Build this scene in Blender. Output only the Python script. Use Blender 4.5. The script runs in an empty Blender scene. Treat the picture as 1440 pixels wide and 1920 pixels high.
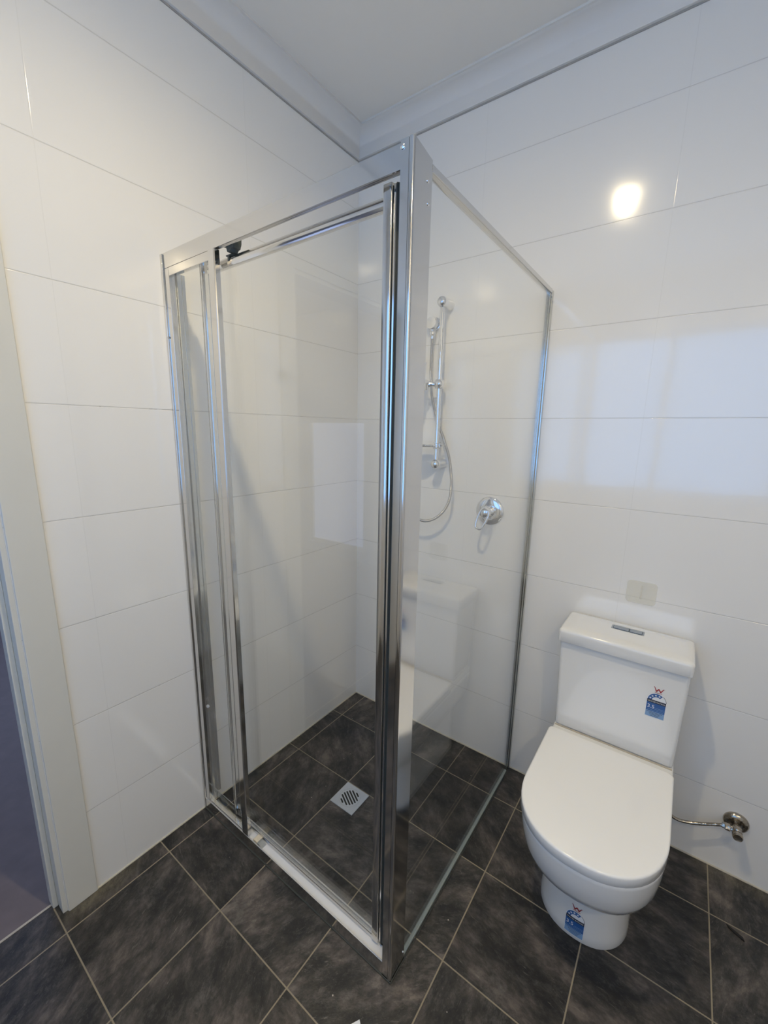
import bpy, bmesh, math, random
from mathutils import Vector, Matrix

# ------------------------------------------------------------------ camera
S = bpy.context.scene
COL = S.collection
PI = math.pi
yaw, pitch, roll = 0.6337, -0.2035, 0.0163
F = Vector((-math.sin(yaw)*math.cos(pitch), math.cos(yaw)*math.cos(pitch), math.sin(pitch)))
R0 = Vector((math.cos(yaw), math.sin(yaw), 0.0))
U0 = R0.cross(F)
R1 = math.cos(roll)*R0 + math.sin(roll)*U0
U1 = -math.sin(roll)*R0 + math.cos(roll)*U0
cam_data = bpy.data.cameras.new('camera')
cam_data.sensor_fit = 'HORIZONTAL'
cam_data.sensor_width = 36.0
cam_data.lens = 782.195*36.0/1440.0
cam_data.shift_x = (720-710.285)/1440.0
cam_data.shift_y = (969.053-960)/1440.0
cam_data.clip_start = 0.02
cam = bpy.data.objects.new('camera', cam_data)
COL.objects.link(cam)
M3 = Matrix((R1, U1, -F)).transposed()
cam.matrix_world = Matrix.Translation((1.326, -1.6159, 1.4336)) @ M3.to_4x4()
S.camera = cam

# ------------------------------------------------------------------ exposure, light constants
S.view_settings.view_transform = 'Standard'
S.view_settings.look = 'None'
S.view_settings.gamma = 1.0
S.view_settings.use_curve_mapping = False
S.view_settings.exposure = -0.02
S.cycles.transparent_max_bounces = 32
S.cycles.max_bounces = 14
S.cycles.diffuse_bounces = 8
S.cycles.glossy_bounces = 8
S.cycles.sample_clamp_indirect = 4.0
S.cycles.use_denoising = True
LAMP = 280.0          # glowing lens of the ceiling downlight
LAMP_W = 68.0         # beam of the same downlight, watts
LAMP_COL = (1.0, 0.82, 0.51)
WINDOW = 2.35          # daylight in the frosted bathroom window
WINDOW_COL = (0.26, 0.52, 1.0)
HALL_FILL = 3.0  # glow of the added, unseen fill pane in the hall
HALL_COL = (0.50, 0.62, 1.0)
w = bpy.data.worlds.new('world'); S.world = w; w.use_nodes = True
w.node_tree.nodes['Background'].inputs[0].default_value = (0.55, 0.68, 1.0, 1)
w.node_tree.nodes['Background'].inputs[1].default_value = 0.6

# ------------------------------------------------------------------ dimensions
SW, SD = 0.8735, 0.915      # shower enclosure: width along x, depth along y
RX, RY, CZ = 2.35, -2.6, 2.66   # room extents
TZ = 0.2867                 # first wall course height
GX, GY, GT = 0.0642, -0.1895, 0.299

# ------------------------------------------------------------------ material helpers
class NT:
    def __init__(s, name):
        s.m = bpy.data.materials.new(name); s.m.use_nodes = True
        s.t = s.m.node_tree; s.t.nodes.clear()
        s.out = s.t.nodes.new('ShaderNodeOutputMaterial')
    def n(s, typ, **kw):
        x = s.t.nodes.new(typ)
        for k, v in kw.items():
            if k == 'ins':
                for a, b in v.items():
                    if isinstance(b, bpy.types.NodeSocket): s.t.links.new(b, x.inputs[a])
                    else: x.inputs[a].default_value = b
            else: setattr(x, k, v)
        return x
    def math(s, op, a, b=None, c=None, clamp=False):
        x = s.t.nodes.new('ShaderNodeMath'); x.operation = op; x.use_clamp = clamp
        for i, v in enumerate((a, b, c)):
            if v is None: continue
            if isinstance(v, bpy.types.NodeSocket): s.t.links.new(v, x.inputs[i])
            else: x.inputs[i].default_value = v
        return x.outputs[0]
    def mixc(s, f, a, b):
        x = s.t.nodes.new('ShaderNodeMix'); x.data_type = 'RGBA'
        for i, v in ((0, f), (6, a), (7, b)):
            if isinstance(v, bpy.types.NodeSocket): s.t.links.new(v, x.inputs[i])
            else: x.inputs[i].default_value = v if i == 0 else (*v, 1)
        return x.outputs[2]
    def bsdf(s, **kw):
        x = s.t.nodes.new('ShaderNodeBsdfPrincipled')
        for k, v in kw.items():
            k = k.replace('_', ' ')
            if isinstance(v, bpy.types.NodeSocket): s.t.links.new(v, x.inputs[k])
            else: x.inputs[k].default_value = v
        s.t.links.new(x.outputs[0], s.out.inputs[0]); return x

def simple(name, col, rough=0.4, metal=0.0, noise=0.03, nscale=30, bump=0.0, coat=0.0, spec=0.5):
    t = NT(name)
    tc = t.n('ShaderNodeTexCoord')
    nz = t.n('ShaderNodeTexNoise', ins={'Vector': tc.outputs['Object'], 'Scale': nscale, 'Detail': 4.0})
    c2 = tuple(max(0, c*(1-noise)) for c in col)
    kw = dict(Base_Color=t.mixc(nz.outputs['Fac'], c2, col), Roughness=rough, Metallic=metal,
              Coat_Weight=coat, Coat_Roughness=0.02)
    kw['Specular_IOR_Level'] = spec
    if bump:
        b = t.n('ShaderNodeBump', ins={'Height': nz.outputs['Fac'], 'Strength': bump, 'Distance': 0.002})
        kw['Normal'] = b.outputs[0]
    t.bsdf(**kw)
    return t.m

def sep(t):
    g = t.n('ShaderNodeNewGeometry')
    sx = t.n('ShaderNodeSeparateXYZ', ins={0: g.outputs['Position']})
    return g, sx.outputs[0], sx.outputs[1], sx.outputs[2]

def line_mask(t, coord, offset, period, half, soft):
    # 1 on the joint line, 0 elsewhere
    d = t.math('PINGPONG', t.math('SUBTRACT', coord, offset), period/2)   # 0 at joints
    mr = t.n('ShaderNodeMapRange', interpolation_type='SMOOTHSTEP',
             ins={'Value': d, 'From Min': half, 'From Max': half+soft, 'To Min': 1.0, 'To Max': 0.0})
    return mr.outputs[0]

def wall_tile(name, axis, voff):
    """glossy white 600 x 300 wall tiles, stack bond, tight pale joints"""
    t = NT(name)
    g, x, y, z = sep(t)
    u = x if axis == 'x' else y
    h = line_mask(t, z, TZ, 0.3, 0.0007, 0.0011)
    v = line_mask(t, u, voff, 0.6, 0.0005, 0.0010)
    lm = t.math('MAXIMUM', h, t.math('MULTIPLY', v, 0.22))
    nz = t.n('ShaderNodeTexNoise', ins={'Vector': g.outputs['Position'], 'Scale': 2.2, 'Detail': 2.0})
    base = t.mixc(nz.outputs['Fac'], (0.87, 0.86, 0.835), (0.89, 0.88, 0.855))
    col = t.mixc(t.math('MULTIPLY', lm, 0.34), base, (0.40, 0.38, 0.34))
    # grey smudges scattered over the joints
    sm = t.n('ShaderNodeTexNoise', ins={'Vector': g.outputs['Position'], 'Scale': 9.0, 'Detail': 6.0})
    smk = t.math('MULTIPLY', t.math('GREATER_THAN', sm.outputs['Fac'], 0.66), h)
    col = t.mixc(t.math('MULTIPLY', smk, 0.4), col, (0.3, 0.28, 0.25))
    wav = t.n('ShaderNodeTexNoise', ins={'Vector': g.outputs['Position'], 'Scale': 5.0, 'Detail': 1.0})
    b1 = t.n('ShaderNodeBump', ins={'Height': wav.outputs['Fac'], 'Strength': 0.06, 'Distance': 0.02})
    b2 = t.n('ShaderNodeBump', ins={'Height': t.math('SUBTRACT', 1.0, lm), 'Strength': 0.5, 'Distance': 0.0012,
                                    'Normal': b1.outputs[0]})
    t.bsdf(Base_Color=col, Roughness=0.11, Specular_IOR_Level=0.95, Coat_Weight=0.5, Coat_Roughness=0.02,
           Normal=b2.outputs[0], Coat_Normal=b1.outputs[0])
    return t.m

def floor_slate(name, tint=(1, 1, 1)):
    t = NT(name)
    g, x, y, z = sep(t)
    mx = line_mask(t, x, GX, GT, 0.0013, 0.0010)
    my = line_mask(t, y, GY, GT, 0.0013, 0.0010)
    gm = t.math('MAXIMUM', mx, my)
    cx = t.math('FLOOR', t.math('DIVIDE', t.math('SUBTRACT', x, GX), GT))
    cy = t.math('FLOOR', t.math('DIVIDE', t.math('SUBTRACT', y, GY), GT))
    cell = t.n('ShaderNodeCombineXYZ', ins={0: cx, 1: cy, 2: 0.0})
    wn = t.n('ShaderNodeTexWhiteNoise', noise_dimensions='3D', ins={'Vector': cell.outputs[0]})
    off = t.n('ShaderNodeVectorMath', operation='SCALE', ins={0: wn.outputs['Color'], 'Scale': 17.0})
    pos = t.n('ShaderNodeVectorMath', operation='ADD', ins={0: g.outputs['Position'], 1: off.outputs[0]})
    rot = t.n('ShaderNodeVectorRotate', rotation_type='Z_AXIS',
              ins={'Vector': pos.outputs[0], 'Angle': t.math('MULTIPLY', wn.outputs['Value'], 3.1)})
    mp = t.n('ShaderNodeMapping', ins={'Vector': rot.outputs[0], 'Scale': (1.0, 1.8, 1.0)})
    n1 = t.n('ShaderNodeTexNoise', ins={'Vector': mp.outputs[0], 'Scale': 7.0, 'Detail': 12.0, 'Roughness': 0.70, 'Distortion': 0.15})
    n2 = t.n('ShaderNodeTexNoise', ins={'Vector': mp.outputs[0], 'Scale': 19.0, 'Detail': 12.0, 'Roughness': 0.80, 'Distortion': 0.25})
    n3 = t.n('ShaderNodeTexNoise', ins={'Vector': rot.outputs[0], 'Scale': 95.0, 'Detail': 5.0, 'Roughness': 0.7})
    cr = t.n('ShaderNodeValToRGB', ins={0: n1.outputs['Fac']})
    e = cr.color_ramp.elements
    e[0].position = 0.40; e[0].color = (0.012, 0.012, 0.012, 1)
    e[1].position = 0.66; e[1].color = (0.150, 0.125, 0.108, 1)
    k = cr.color_ramp.elements.new(0.49); k.color = (0.029, 0.027, 0.024, 1)
    k = cr.color_ramp.elements.new(0.565); k.color = (0.064, 0.055, 0.049, 1)
    dust = t.n('ShaderNodeMapRange', ins={'Value': n2.outputs['Fac'], 'From Min': 0.50, 'From Max': 0.70, 'To Min': 0.0, 'To Max': 0.42})
    c = t.mixc(dust.outputs[0], cr.outputs[0], (0.19, 0.17, 0.15))
    n4 = t.n('ShaderNodeTexNoise', ins={'Vector': mp.outputs[0], 'Scale': 60.0, 'Detail': 12.0, 'Roughness': 0.85, 'Distortion': 0.3})
    fl = t.n('ShaderNodeMapRange', ins={'Value': n4.outputs['Fac'], 'From Min': 0.57, 'From Max': 0.68, 'To Min': 0.0, 'To Max': 0.7})
    c = t.mixc(fl.outputs[0], c, (0.20, 0.18, 0.155))
    dk = t.n('ShaderNodeMapRange', ins={'Value': n4.outputs['Fac'], 'From Min': 0.44, 'From Max': 0.28, 'To Min': 0.0, 'To Max': 0.75})
    c = t.mixc(dk.outputs[0], c, (0.010, 0.010, 0.010))
    tone = t.math('MULTIPLY_ADD', wn.outputs['Value'], 0.55, 0.85)
    tn = t.n('ShaderNodeVectorMath', operation='SCALE', ins={0: c, 'Scale': tone})
    c = tn.outputs[0]
    # scuffs and plaster splashes
    sp = t.n('ShaderNodeTexNoise', ins={'Vector': g.outputs['Position'], 'Scale': 5.0, 'Detail': 12.0, 'Roughness': 0.80, 'Distortion': 0.2})
    spm = t.n('ShaderNodeMapRange', ins={'Value': sp.outputs['Fac'], 'From Min': 0.56, 'From Max': 0.70, 'To Min': 0.0, 'To Max': 0.50})
    c = t.mixc(spm.outputs[0], c, (0.21, 0.195, 0.175))
    vo = t.n('ShaderNodeTexVoronoi', ins={'Vector': g.outputs['Position'], 'Scale': 26.0})
    dm = t.math('LESS_THAN', vo.outputs['Distance'], 0.055)
    wn2 = t.n('ShaderNodeTexWhiteNoise', noise_dimensions='3D', ins={'Vector': vo.outputs['Position']})
    dm = t.math('MULTIPLY', dm, t.math('GREATER_THAN', wn2.outputs['Value'], 0.90))
    c = t.mixc(t.math('MULTIPLY', dm, 0.85), c, (0.55, 0.50, 0.42))
    # pale scratches
    sr = t.n('ShaderNodeMapping', ins={'Vector': rot.outputs[0], 'Rotation': (0, 0, 0.6), 'Scale': (1.0, 7.0, 1.0)})
    sc = t.n('ShaderNodeTexNoise', ins={'Vector': sr.outputs[0], 'Scale': 16.0, 'Detail': 10.0, 'Roughness': 0.75, 'Distortion': 0.4})
    scm = t.n('ShaderNodeMapRange', ins={'Value': sc.outputs['Fac'], 'From Min': 0.61, 'From Max': 0.70, 'To Min': 0.0, 'To Max': 0.65})
    c = t.mixc(scm.outputs[0], c, (0.26, 0.235, 0.20))
    # cement haze along the wall beside the door, and along the back wall beside the toilet
    nb = t.n('ShaderNodeTexNoise', ins={'Vector': g.outputs['Position'], 'Scale': 14.0, 'Detail': 6.0})
    wob = t.math('MULTIPLY', nb.outputs['Fac'], 0.05)
    def soft(v, lo, hi):
        return t.n('ShaderNodeMapRange', ins={'Value': v, 'From Min': lo, 'From Max': hi, 'To Min': 1.0, 'To Max': 0.0}).outputs[0]
    patch = t.n('ShaderNodeMapRange', ins={'Value': n2.outputs['Fac'], 'From Min': 0.42, 'From Max': 0.60}).outputs[0]
    near = soft(t.math('SUBTRACT', x, wob), 0.0, 0.035)
    rng = t.math('MULTIPLY', soft(y, -1.24, -1.14), soft(t.math('MULTIPLY', y, -1.0), 1.33, 1.40))
    h1 = t.math('MULTIPLY', t.math('MULTIPLY', near, rng), t.math('MULTIPLY_ADD', patch, 0.5, 0.2))
    near2 = soft(t.math('MULTIPLY', t.math('ADD', y, wob), -1.0), -0.03, 0.04)
    h2 = t.math('MULTIPLY', t.math('MULTIPLY', near2, soft(t.math('MULTIPLY', x, -1.0), -1.62, -1.46)), t.math('MULTIPLY_ADD', patch, 0.55, 0.15))
    c = t.mixc(t.math('MAXIMUM', h1, h2), c, (0.20, 0.17, 0.115))
    gn = t.n('ShaderNodeTexNoise', ins={'Vector': g.outputs['Position'], 'Scale': 3.0, 'Detail': 5.0})
    gcol = t.mixc(gn.outputs['Fac'], (0.17, 0.15, 0.115), (0.42, 0.35, 0.235))
    c = t.mixc(gm, c, gcol)
    hsum = t.math('ADD', t.math('MULTIPLY', n1.outputs['Fac'], 1.0), t.math('MULTIPLY', n3.outputs['Fac'], 0.12))
    hsum = t.math('ADD', hsum, t.math('MULTIPLY', n2.outputs['Fac'], 0.35))
    hsum = t.math('SUBTRACT', hsum, t.math('MULTIPLY', gm, 0.4))
    b = t.n('ShaderNodeBump', ins={'Height': hsum, 'Strength': 0.5, 'Distance': 0.006})
    ro = t.math('ADD', t.math('MULTIPLY', n2.outputs['Fac'], 0.25), 0.30)
    t.bsdf(Base_Color=c, Roughness=ro, Normal=b.outputs[0], Specular_IOR_Level=0.45)
    return t.m

def glass_mat(name, tint=(0.990, 0.995, 0.992)):
    """clear pane: transmission plus Fresnel reflection on each face"""
    t = NT(name)
    g = t.n('ShaderNodeNewGeometry')
    dp = t.n('ShaderNodeVectorMath', operation='DOT_PRODUCT', ins={0: g.outputs['Normal'], 1: g.outputs['Incoming']})
    c = t.math('ABSOLUTE', dp.outputs['Value'])
    f = t.math('MULTIPLY_ADD', t.math('POWER', t.math('SUBTRACT', 1.0, c), 5.0), 0.957, 0.043)
    tr = t.n('ShaderNodeBsdfTransparent', ins={'Color': (*tint, 1)})
    gl = t.n('ShaderNodeBsdfGlossy', ins={'Color': (1, 1, 1, 1), 'Roughness': 0.0})
    mx = t.n('ShaderNodeMixShader', ins={0: f, 1: tr.outputs[0], 2: gl.outputs[0]})
    t.t.links.new(mx.outputs[0], t.out.inputs[0])
    return t.m

def emit(name, col, s):
    t = NT(name)
    e = t.n('ShaderNodeEmission', ins={'Color': (*col, 1), 'Strength': s})
    t.t.links.new(e.outputs[0], t.out.inputs[0])
    return t.m

def metal(name, col, rough, wav=0.0, wscale=6.0):
    t = NT(name)
    tc = t.n('ShaderNodeTexCoord')
    nz = t.n('ShaderNodeTexNoise', ins={'Vector': tc.outputs['Object'], 'Scale': wscale, 'Detail': 2.0})
    b = t.n('ShaderNodeBump', ins={'Height': nz.outputs['Fac'], 'Strength': wav, 'Distance': 0.01})
    ro = t.math('MULTIPLY_ADD', nz.outputs['Fac'], 0.06, rough)
    t.bsdf(Base_Color=(*col, 1), Metallic=1.0, Roughness=ro, Normal=b.outputs[0])
    return t.m

M = {}
M['wall_back'] = wall_tile('glossy white wall tile, back', 'x', 0.59)
M['wall_left'] = wall_tile('glossy white wall tile, left', 'y', -1.193)
M['floor'] = floor_slate('dark slate-look floor tile')
M['ceiling'] = simple('matt white ceiling paint', (0.93, 0.91, 0.865), 0.85, noise=0.02, nscale=8)
M['cornice'] = simple('white cornice paint', (0.86, 0.85, 0.83), 0.55, noise=0.02, nscale=8)
M['gap'] = simple('painted shadow line under cornice', (0.42, 0.41, 0.39), 0.8)  # grey colour stands in for the shadow below the cornice
M['paint'] = simple('white door frame paint', (0.71, 0.70, 0.645), 0.35, noise=0.04, nscale=14, bump=0.05)
M['plaster'] = simple('painted plaster', (0.62, 0.60, 0.58), 0.8)
M['hall_floor'] = simple('purple grey vinyl', (0.20, 0.165, 0.165), 0.55, noise=0.35, nscale=18, bump=0.15)
M['chrome'] = metal('bright polished aluminium', (0.70, 0.69, 0.67), 0.07, 0.10, 3.0)
M['chrome_frame2'] = metal('polished aluminium, inner profiles', (0.60, 0.61, 0.59), 0.09, 0.12, 4.0)
M['tap'] = metal('chrome plate', (0.86, 0.86, 0.86), 0.03, 0.0)
M['valve'] = metal('worn chrome', (0.42, 0.375, 0.31), 0.16, 0.3, 60.0)
M['hose'] = metal('braided steel hose', (0.62, 0.61, 0.60), 0.22, 0.0)
M['glass'] = glass_mat('clear glass')
M['seal'] = simple('grey rubber seal and base shade strip', (0.05, 0.055, 0.05), 0.5)
M['darkp'] = simple('dark grey pivot plastic', (0.07, 0.08, 0.072), 0.45)
M['creamp'] = simple('cream pivot block', (0.70, 0.62, 0.48), 0.5)
M['wstrip'] = simple('pale satin sill insert', (0.72, 0.73, 0.75), 0.30)
M['gstrip'] = simple('grey green glazing strip', (0.33, 0.37, 0.35), 0.35)
M['ceramic'] = simple('white vitreous china', (0.83, 0.82, 0.79), 0.12, noise=0.01, coat=0.5)
M['lid'] = simple('white seat plastic', (0.92, 0.91, 0.88), 0.14, noise=0.01, coat=0.4)
M['grime'] = simple('dusty beige sealant', (0.52, 0.46, 0.36), 0.7)
M['button'] = metal('satin chrome button', (0.42, 0.43, 0.42), 0.3)
M['drain'] = simple('satin steel grate', (0.62, 0.66, 0.72), 0.35, metal=0.35, noise=0.08, nscale=60)
M['black'] = simple('black', (0.006, 0.006, 0.006), 0.6)
M['white'] = simple('white print', (0.80, 0.82, 0.84), 0.4)
M['blue'] = simple('blue print', (0.022, 0.105, 0.33), 0.35)
M['navy'] = simple('dark print', (0.012, 0.016, 0.035), 0.35)
M['paleblue'] = simple('pale blue print', (0.21, 0.36, 0.58), 0.35)
M['red'] = simple('dark red print', (0.34, 0.012, 0.016), 0.4)
M['silicone'] = simple('cream silicone', (0.62, 0.57, 0.47), 0.5, noise=0.3, nscale=25)
M['lamp'] = emit('downlight lens', LAMP_COL, LAMP)
M['window'] = emit('daylit frosted pane', WINDOW_COL, WINDOW)
M['hall_fill'] = emit('added blue fill pane in the hall', HALL_COL, HALL_FILL)
M['hall_dim'] = emit('sheer curtained pane in the hall', HALL_COL, 1.1)
M['alu'] = simple('white window frame', (0.7, 0.7, 0.7), 0.4)
def pad_mat():
    t = NT('clear adhesive pad')
    tr = t.n('ShaderNodeBsdfTransparent', ins={'Color': (0.97, 0.965, 0.94, 1)})
    p = t.n('ShaderNodeBsdfPrincipled', ins={'Base Color': (0.98, 0.97, 0.94, 1), 'Roughness': 0.10})
    mx = t.n('ShaderNodeMixShader', ins={0: 0.22, 1: tr.outputs[0], 2: p.outputs[0]})
    t.t.links.new(mx.outputs[0], t.out.inputs[0]); return t.m
M['pad'] = pad_mat()

# ------------------------------------------------------------------ mesh helpers
def newbm(): return bmesh.new()

def box(bm, x0, x1, y0, y1, z0, z1, mat=0):
    vs = [bm.verts.new((x, y, z)) for z in (z0, z1) for y in (y0, y1) for x in (x0, x1)]
    fs = [(0,2,3,1), (4,5,7,6), (0,1,5,4), (2,6,7,3), (0,4,6,2), (1,3,7,5)]
    out = []
    for f in fs:
        fc = bm.faces.new([vs[i] for i in f]); fc.material_index = mat; out.append(fc)
    return vs

def prism(bm, pts, axis, a, b, mat=0):
    """closed polygon pts (2D) swept between a and b along axis"""
    def P(p, t):
        if axis == 'z': return (p[0], p[1], t)
        if axis == 'y': return (p[0], t, p[1])
        return (t, p[0], p[1])
    A = [bm.verts.new(P(p, a)) for p in pts]; B = [bm.verts.new(P(p, b)) for p in pts]
    n = len(pts)
    for i in range(n):
        f = bm.faces.new((A[i], A[(i+1) % n], B[(i+1) % n], B[i])); f.material_index = mat
    bm.faces.new(A[::-1]).material_index = mat; bm.faces.new(B).material_index = mat

def frame_of(d):
    d = d.normalized()
    a = Vector((0, 0, 1)) if abs(d.z) < 0.9 else Vector((1, 0, 0))
    u = d.cross(a).normalized(); return u, d.cross(u).normalized()

def lathe(bm, o, d, prof, seg=40, sx=1.0, sy=1.0, mat=0):
    """prof: list of (distance along d, radius)"""
    o = Vector(o); d = Vector(d).normalized(); u, v = frame_of(d)
    rings = []
    for t, r in prof:
        if r < 1e-6: rings.append([bm.verts.new(o+d*t)])
        else: rings.append([bm.verts.new(o+d*t+(u*math.cos(2*PI*k/seg)*sx+v*math.sin(2*PI*k/seg)*sy)*r) for k in range(seg)])
    for a, b in zip(rings, rings[1:]):
        for k in range(seg):
            k2 = (k+1) % seg
            if len(a) == 1 and len(b) == 1: continue
            if len(a) == 1: f = bm.faces.new((a[0], b[k], b[k2]))
            elif len(b) == 1: f = bm.faces.new((a[k], b[0], a[k2]))
            else: f = bm.faces.new((a[k], b[k], b[k2], a[k2]))
            f.material_index = mat
    for r, rev in ((rings[0], True), (rings[-1], False)):
        if len(r) > 1:
            f = bm.faces.new(r[::-1] if rev else r); f.material_index = mat

def smooth_path(pts, n):
    P = [Vector(p) for p in pts]; P = [P[0]*2-P[1]]+P+[P[-1]*2-P[-2]]
    out = []
    for i in range(1, len(P)-2):
        p0, p1, p2, p3 = P[i-1:i+3]
        for k in range(n):
            t = k/n
            out.append(0.5*((2*p1)+(-p0+p2)*t+(2*p0-5*p1+4*p2-p3)*t*t+(-p0+3*p1-3*p2+p3)*t**3))
    out.append(P[-2]); return out

def tube(bm, pts, rad, seg=14, closed=False, mat=0):
    P = [Vector(p) for p in pts]; n = len(P)
    rings = []; pu = None
    for i, p in enumerate(P):
        d = (P[(i+1) % n]-P[i-1]) if closed else (P[min(i+1, n-1)]-P[max(i-1, 0)])
        d.normalize()
        if pu is None: u, v = frame_of(d)
        else:
            u = (pu-d*pu.dot(d)).normalized(); v = d.cross(u)
        pu = u
        r = rad(i) if callable(rad) else rad
        rings.append([bm.verts.new(p+(u*math.cos(2*PI*k/seg)+v*math.sin(2*PI*k/seg))*r) for k in range(seg)])
    m = n if closed else n-1
    for i in range(m):
        a, b = rings[i], rings[(i+1) % n]
        for k in range(seg):
            f = bm.faces.new((a[k], b[k], b[(k+1) % seg], a[(k+1) % seg])); f.material_index = mat
    if not closed:
        bm.faces.new(rings[0][::-1]); bm.faces.new(rings[-1])

def loft(bm, rings, cap0=True, cap1=True, mat=0):
    R = [[bm.verts.new(p) for p in r] for r in rings]
    n = len(R[0])
    for a, b in zip(R, R[1:]):
        for k in range(n):
            f = bm.faces.new((a[k], a[(k+1) % n], b[(k+1) % n], b[k])); f.material_index = mat
    if cap0: bm.faces.new(R[0][::-1]).material_index = mat
    if cap1: bm.faces.new(R[-1]).material_index = mat
    return R

def obj(name, bm, mats, parent=None, bevel=0.0, seg=2, smooth=True, ang=35):
    bmesh.ops.recalc_face_normals(bm, faces=bm.faces)
    me = bpy.data.meshes.new(name); bm.to_mesh(me); bm.free()
    for m in (mats if isinstance(mats, (list, tuple)) else [mats]): me.materials.append(m)
    o = bpy.data.objects.new(name, me); COL.objects.link(o)
    if smooth:
        for p in me.polygons: p.use_smooth = True
        me.set_sharp_from_angle(angle=math.radians(ang))
    if bevel:
        b = o.modifiers.new('bevel', 'BEVEL'); b.width = bevel; b.segments = seg; b.limit_method = 'ANGLE'
        b.angle_limit = math.radians(50); b.harden_normals = True
    if parent: o.parent = parent
    return o

def boxo(name, x0, x1, y0, y1, z0, z1, mat, parent=None, bevel=0.0, seg=2):
    bm = newbm(); box(bm, x0, x1, y0, y1, z0, z1); return obj(name, bm, mat, parent, bevel, seg)

def struct(o): o['kind'] = 'structure'; return o
def tag(o, label, cat, group=None):
    o['label'] = label; o['category'] = cat
    if group: o['group'] = group
    return o
def plabel(o, l): o['label'] = l; return o
def empty(name, loc, label, cat):
    e = bpy.data.objects.new(name, None); e.empty_display_size = 0.05
    COL.objects.link(e); tag(e, label, cat); e['_loc'] = loc
    del e['_loc']; return e
def settle(e, loc):
    """put the Empty at the thing's base while the parts keep their world places"""
    e.location = loc
    for c in COL.objects:
        if c.parent == e: c.location = Vector(c.location)-Vector(loc)

# ------------------------------------------------------------------ room shell
TH = 0.11
DY0, DY1, DH = -1.3625, -2.20, 2.045           # doorway in the left wall

bm = newbm(); box(bm, -0.055, RX, RY, 0, -0.05, 0); struct(obj('floor', bm, M['floor'], smooth=False))
bm = newbm(); box(bm, -3.4, RX+0.1, -3.7, 0.35, CZ, CZ+0.08); struct(obj('ceiling', bm, M['ceiling'], smooth=False))
bm = newbm(); box(bm, -TH, RX+0.1, 0, 0.1, -0.05, CZ); struct(obj('wall_back', bm, M['wall_back'], smooth=False))
bm = newbm()
box(bm, -TH, 0, DY0, 0, -0.05, CZ)
box(bm, -TH, 0, DY1, DY0, DH, CZ)
box(bm, -TH, 0, RY, DY1, -0.05, CZ)
struct(obj('wall_left', bm, M['wall_left'], smooth=False))
bm = newbm(); box(bm, RX, RX+0.1, RY-0.1, 0, -0.05, CZ); struct(obj('wall_right', bm, M['wall_back'], smooth=False))
WX0, WX1, WZ0, WZ1 = 0.12, 1.90, 0.95, 2.25
bm = newbm()
box(bm, 0, WX0, RY-0.1, RY, -0.05, CZ); box(bm, WX1, RX, RY-0.1, RY, -0.05, CZ)
box(bm, WX0, WX1, RY-0.1, RY, -0.05, WZ0); box(bm, WX0, WX1, RY-0.1, RY, WZ1, CZ)
struct(obj('wall_front', bm, M['wall_back'], smooth=False))

# bathroom window behind the camera
bm = newbm()
for a in (box,):
    box(bm, WX0, WX0+0.04, RY-0.08, RY-0.03, WZ0, WZ1); box(bm, WX1-0.04, WX1, RY-0.08, RY-0.03, WZ0, WZ1)
    box(bm, WX0+0.04, WX1-0.04, RY-0.08, RY-0.03, WZ0, WZ0+0.04); box(bm, WX0+0.04, WX1-0.04, RY-0.08, RY-0.03, WZ1-0.04, WZ1)
    box(bm, 1.08, 1.12, RY-0.08, RY-0.03, WZ0+0.04, WZ1-0.04)
win = struct(obj('window_1', bm, M['alu'], smooth=False))
bm = newbm(); box(bm, WX0+0.04, 1.08, RY-0.062, RY-0.056, WZ0+0.04, WZ1-0.04); box(bm, 1.12, WX1-0.04, RY-0.062, RY-0.056, WZ0+0.04, WZ1-0.04)
obj('window_pane', bm, M['window'], win, smooth=False)

# cornice: coved plaster around the ceiling
def cornice(name, axis, a, b, sgn_wall):
    s, z0 = 0.075, CZ-0.082
    prof = [(0.0, z0), (0.006, z0), (0.010, z0+0.001)]
    for k in range(0, 11):
        th = k/10*PI/2
        prof.append((0.010+(s-0.018)*(1-math.cos(th)), z0+0.004+(CZ-0.008-z0-0.004)*math.sin(th)*0.995))
    prof += [(s-0.007, CZ-0.007), (s, CZ-0.007), (s, CZ), (0.0, CZ)]
    bm = newbm()
    if axis == 'x':   # runs along x, wall at y=0
        A = [bm.verts.new((a+(d if sgn_wall else 0), -d, z)) for d, z in prof]; B = [bm.verts.new((b, -d, z)) for d, z in prof]
    else:             # runs along y, wall at x=0, mitred at y=0
        A = [bm.verts.new((d, a-d, z)) for d, z in prof]; B = [bm.verts.new((d, b, z)) for d, z in prof]
    n = len(prof)
    for i in range(n):
        bm.faces.new((A[i], A[(i+1) % n], B[(i+1) % n], B[i]))
    bm.faces.new(A); bm.faces.new(B)
    return struct(obj(name, bm, M['cornice'], ang=50))
cornice('trim_1', 'x', 0.0, RX, True)
cornice('trim_2', 'y', 0.0, RY, True)
struct(boxo('trim_3', 0.0, RX, -0.0025, 0.0, CZ-0.087, CZ-0.082, M['gap']))  # shadow line under the cornice, drawn as thin grey strips
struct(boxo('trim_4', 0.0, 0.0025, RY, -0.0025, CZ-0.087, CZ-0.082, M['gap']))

# silicone beads at the wall foot
def bead(name, pts):
    bm = newbm(); tube(bm, pts, 0.0035, 8); return struct(obj(name, bm, M['silicone']))
bead('trim_5', [(0.001, -0.005, 0.001), (0.001, -0.5, 0.001), (0.001, -1.0, 0.001), (0.001, -1.285, 0.001)])
bead('trim_6', [(0.003, -0.001, 0.001), (0.9, -0.001, 0.001), (RX, -0.001, 0.001)])

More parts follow.
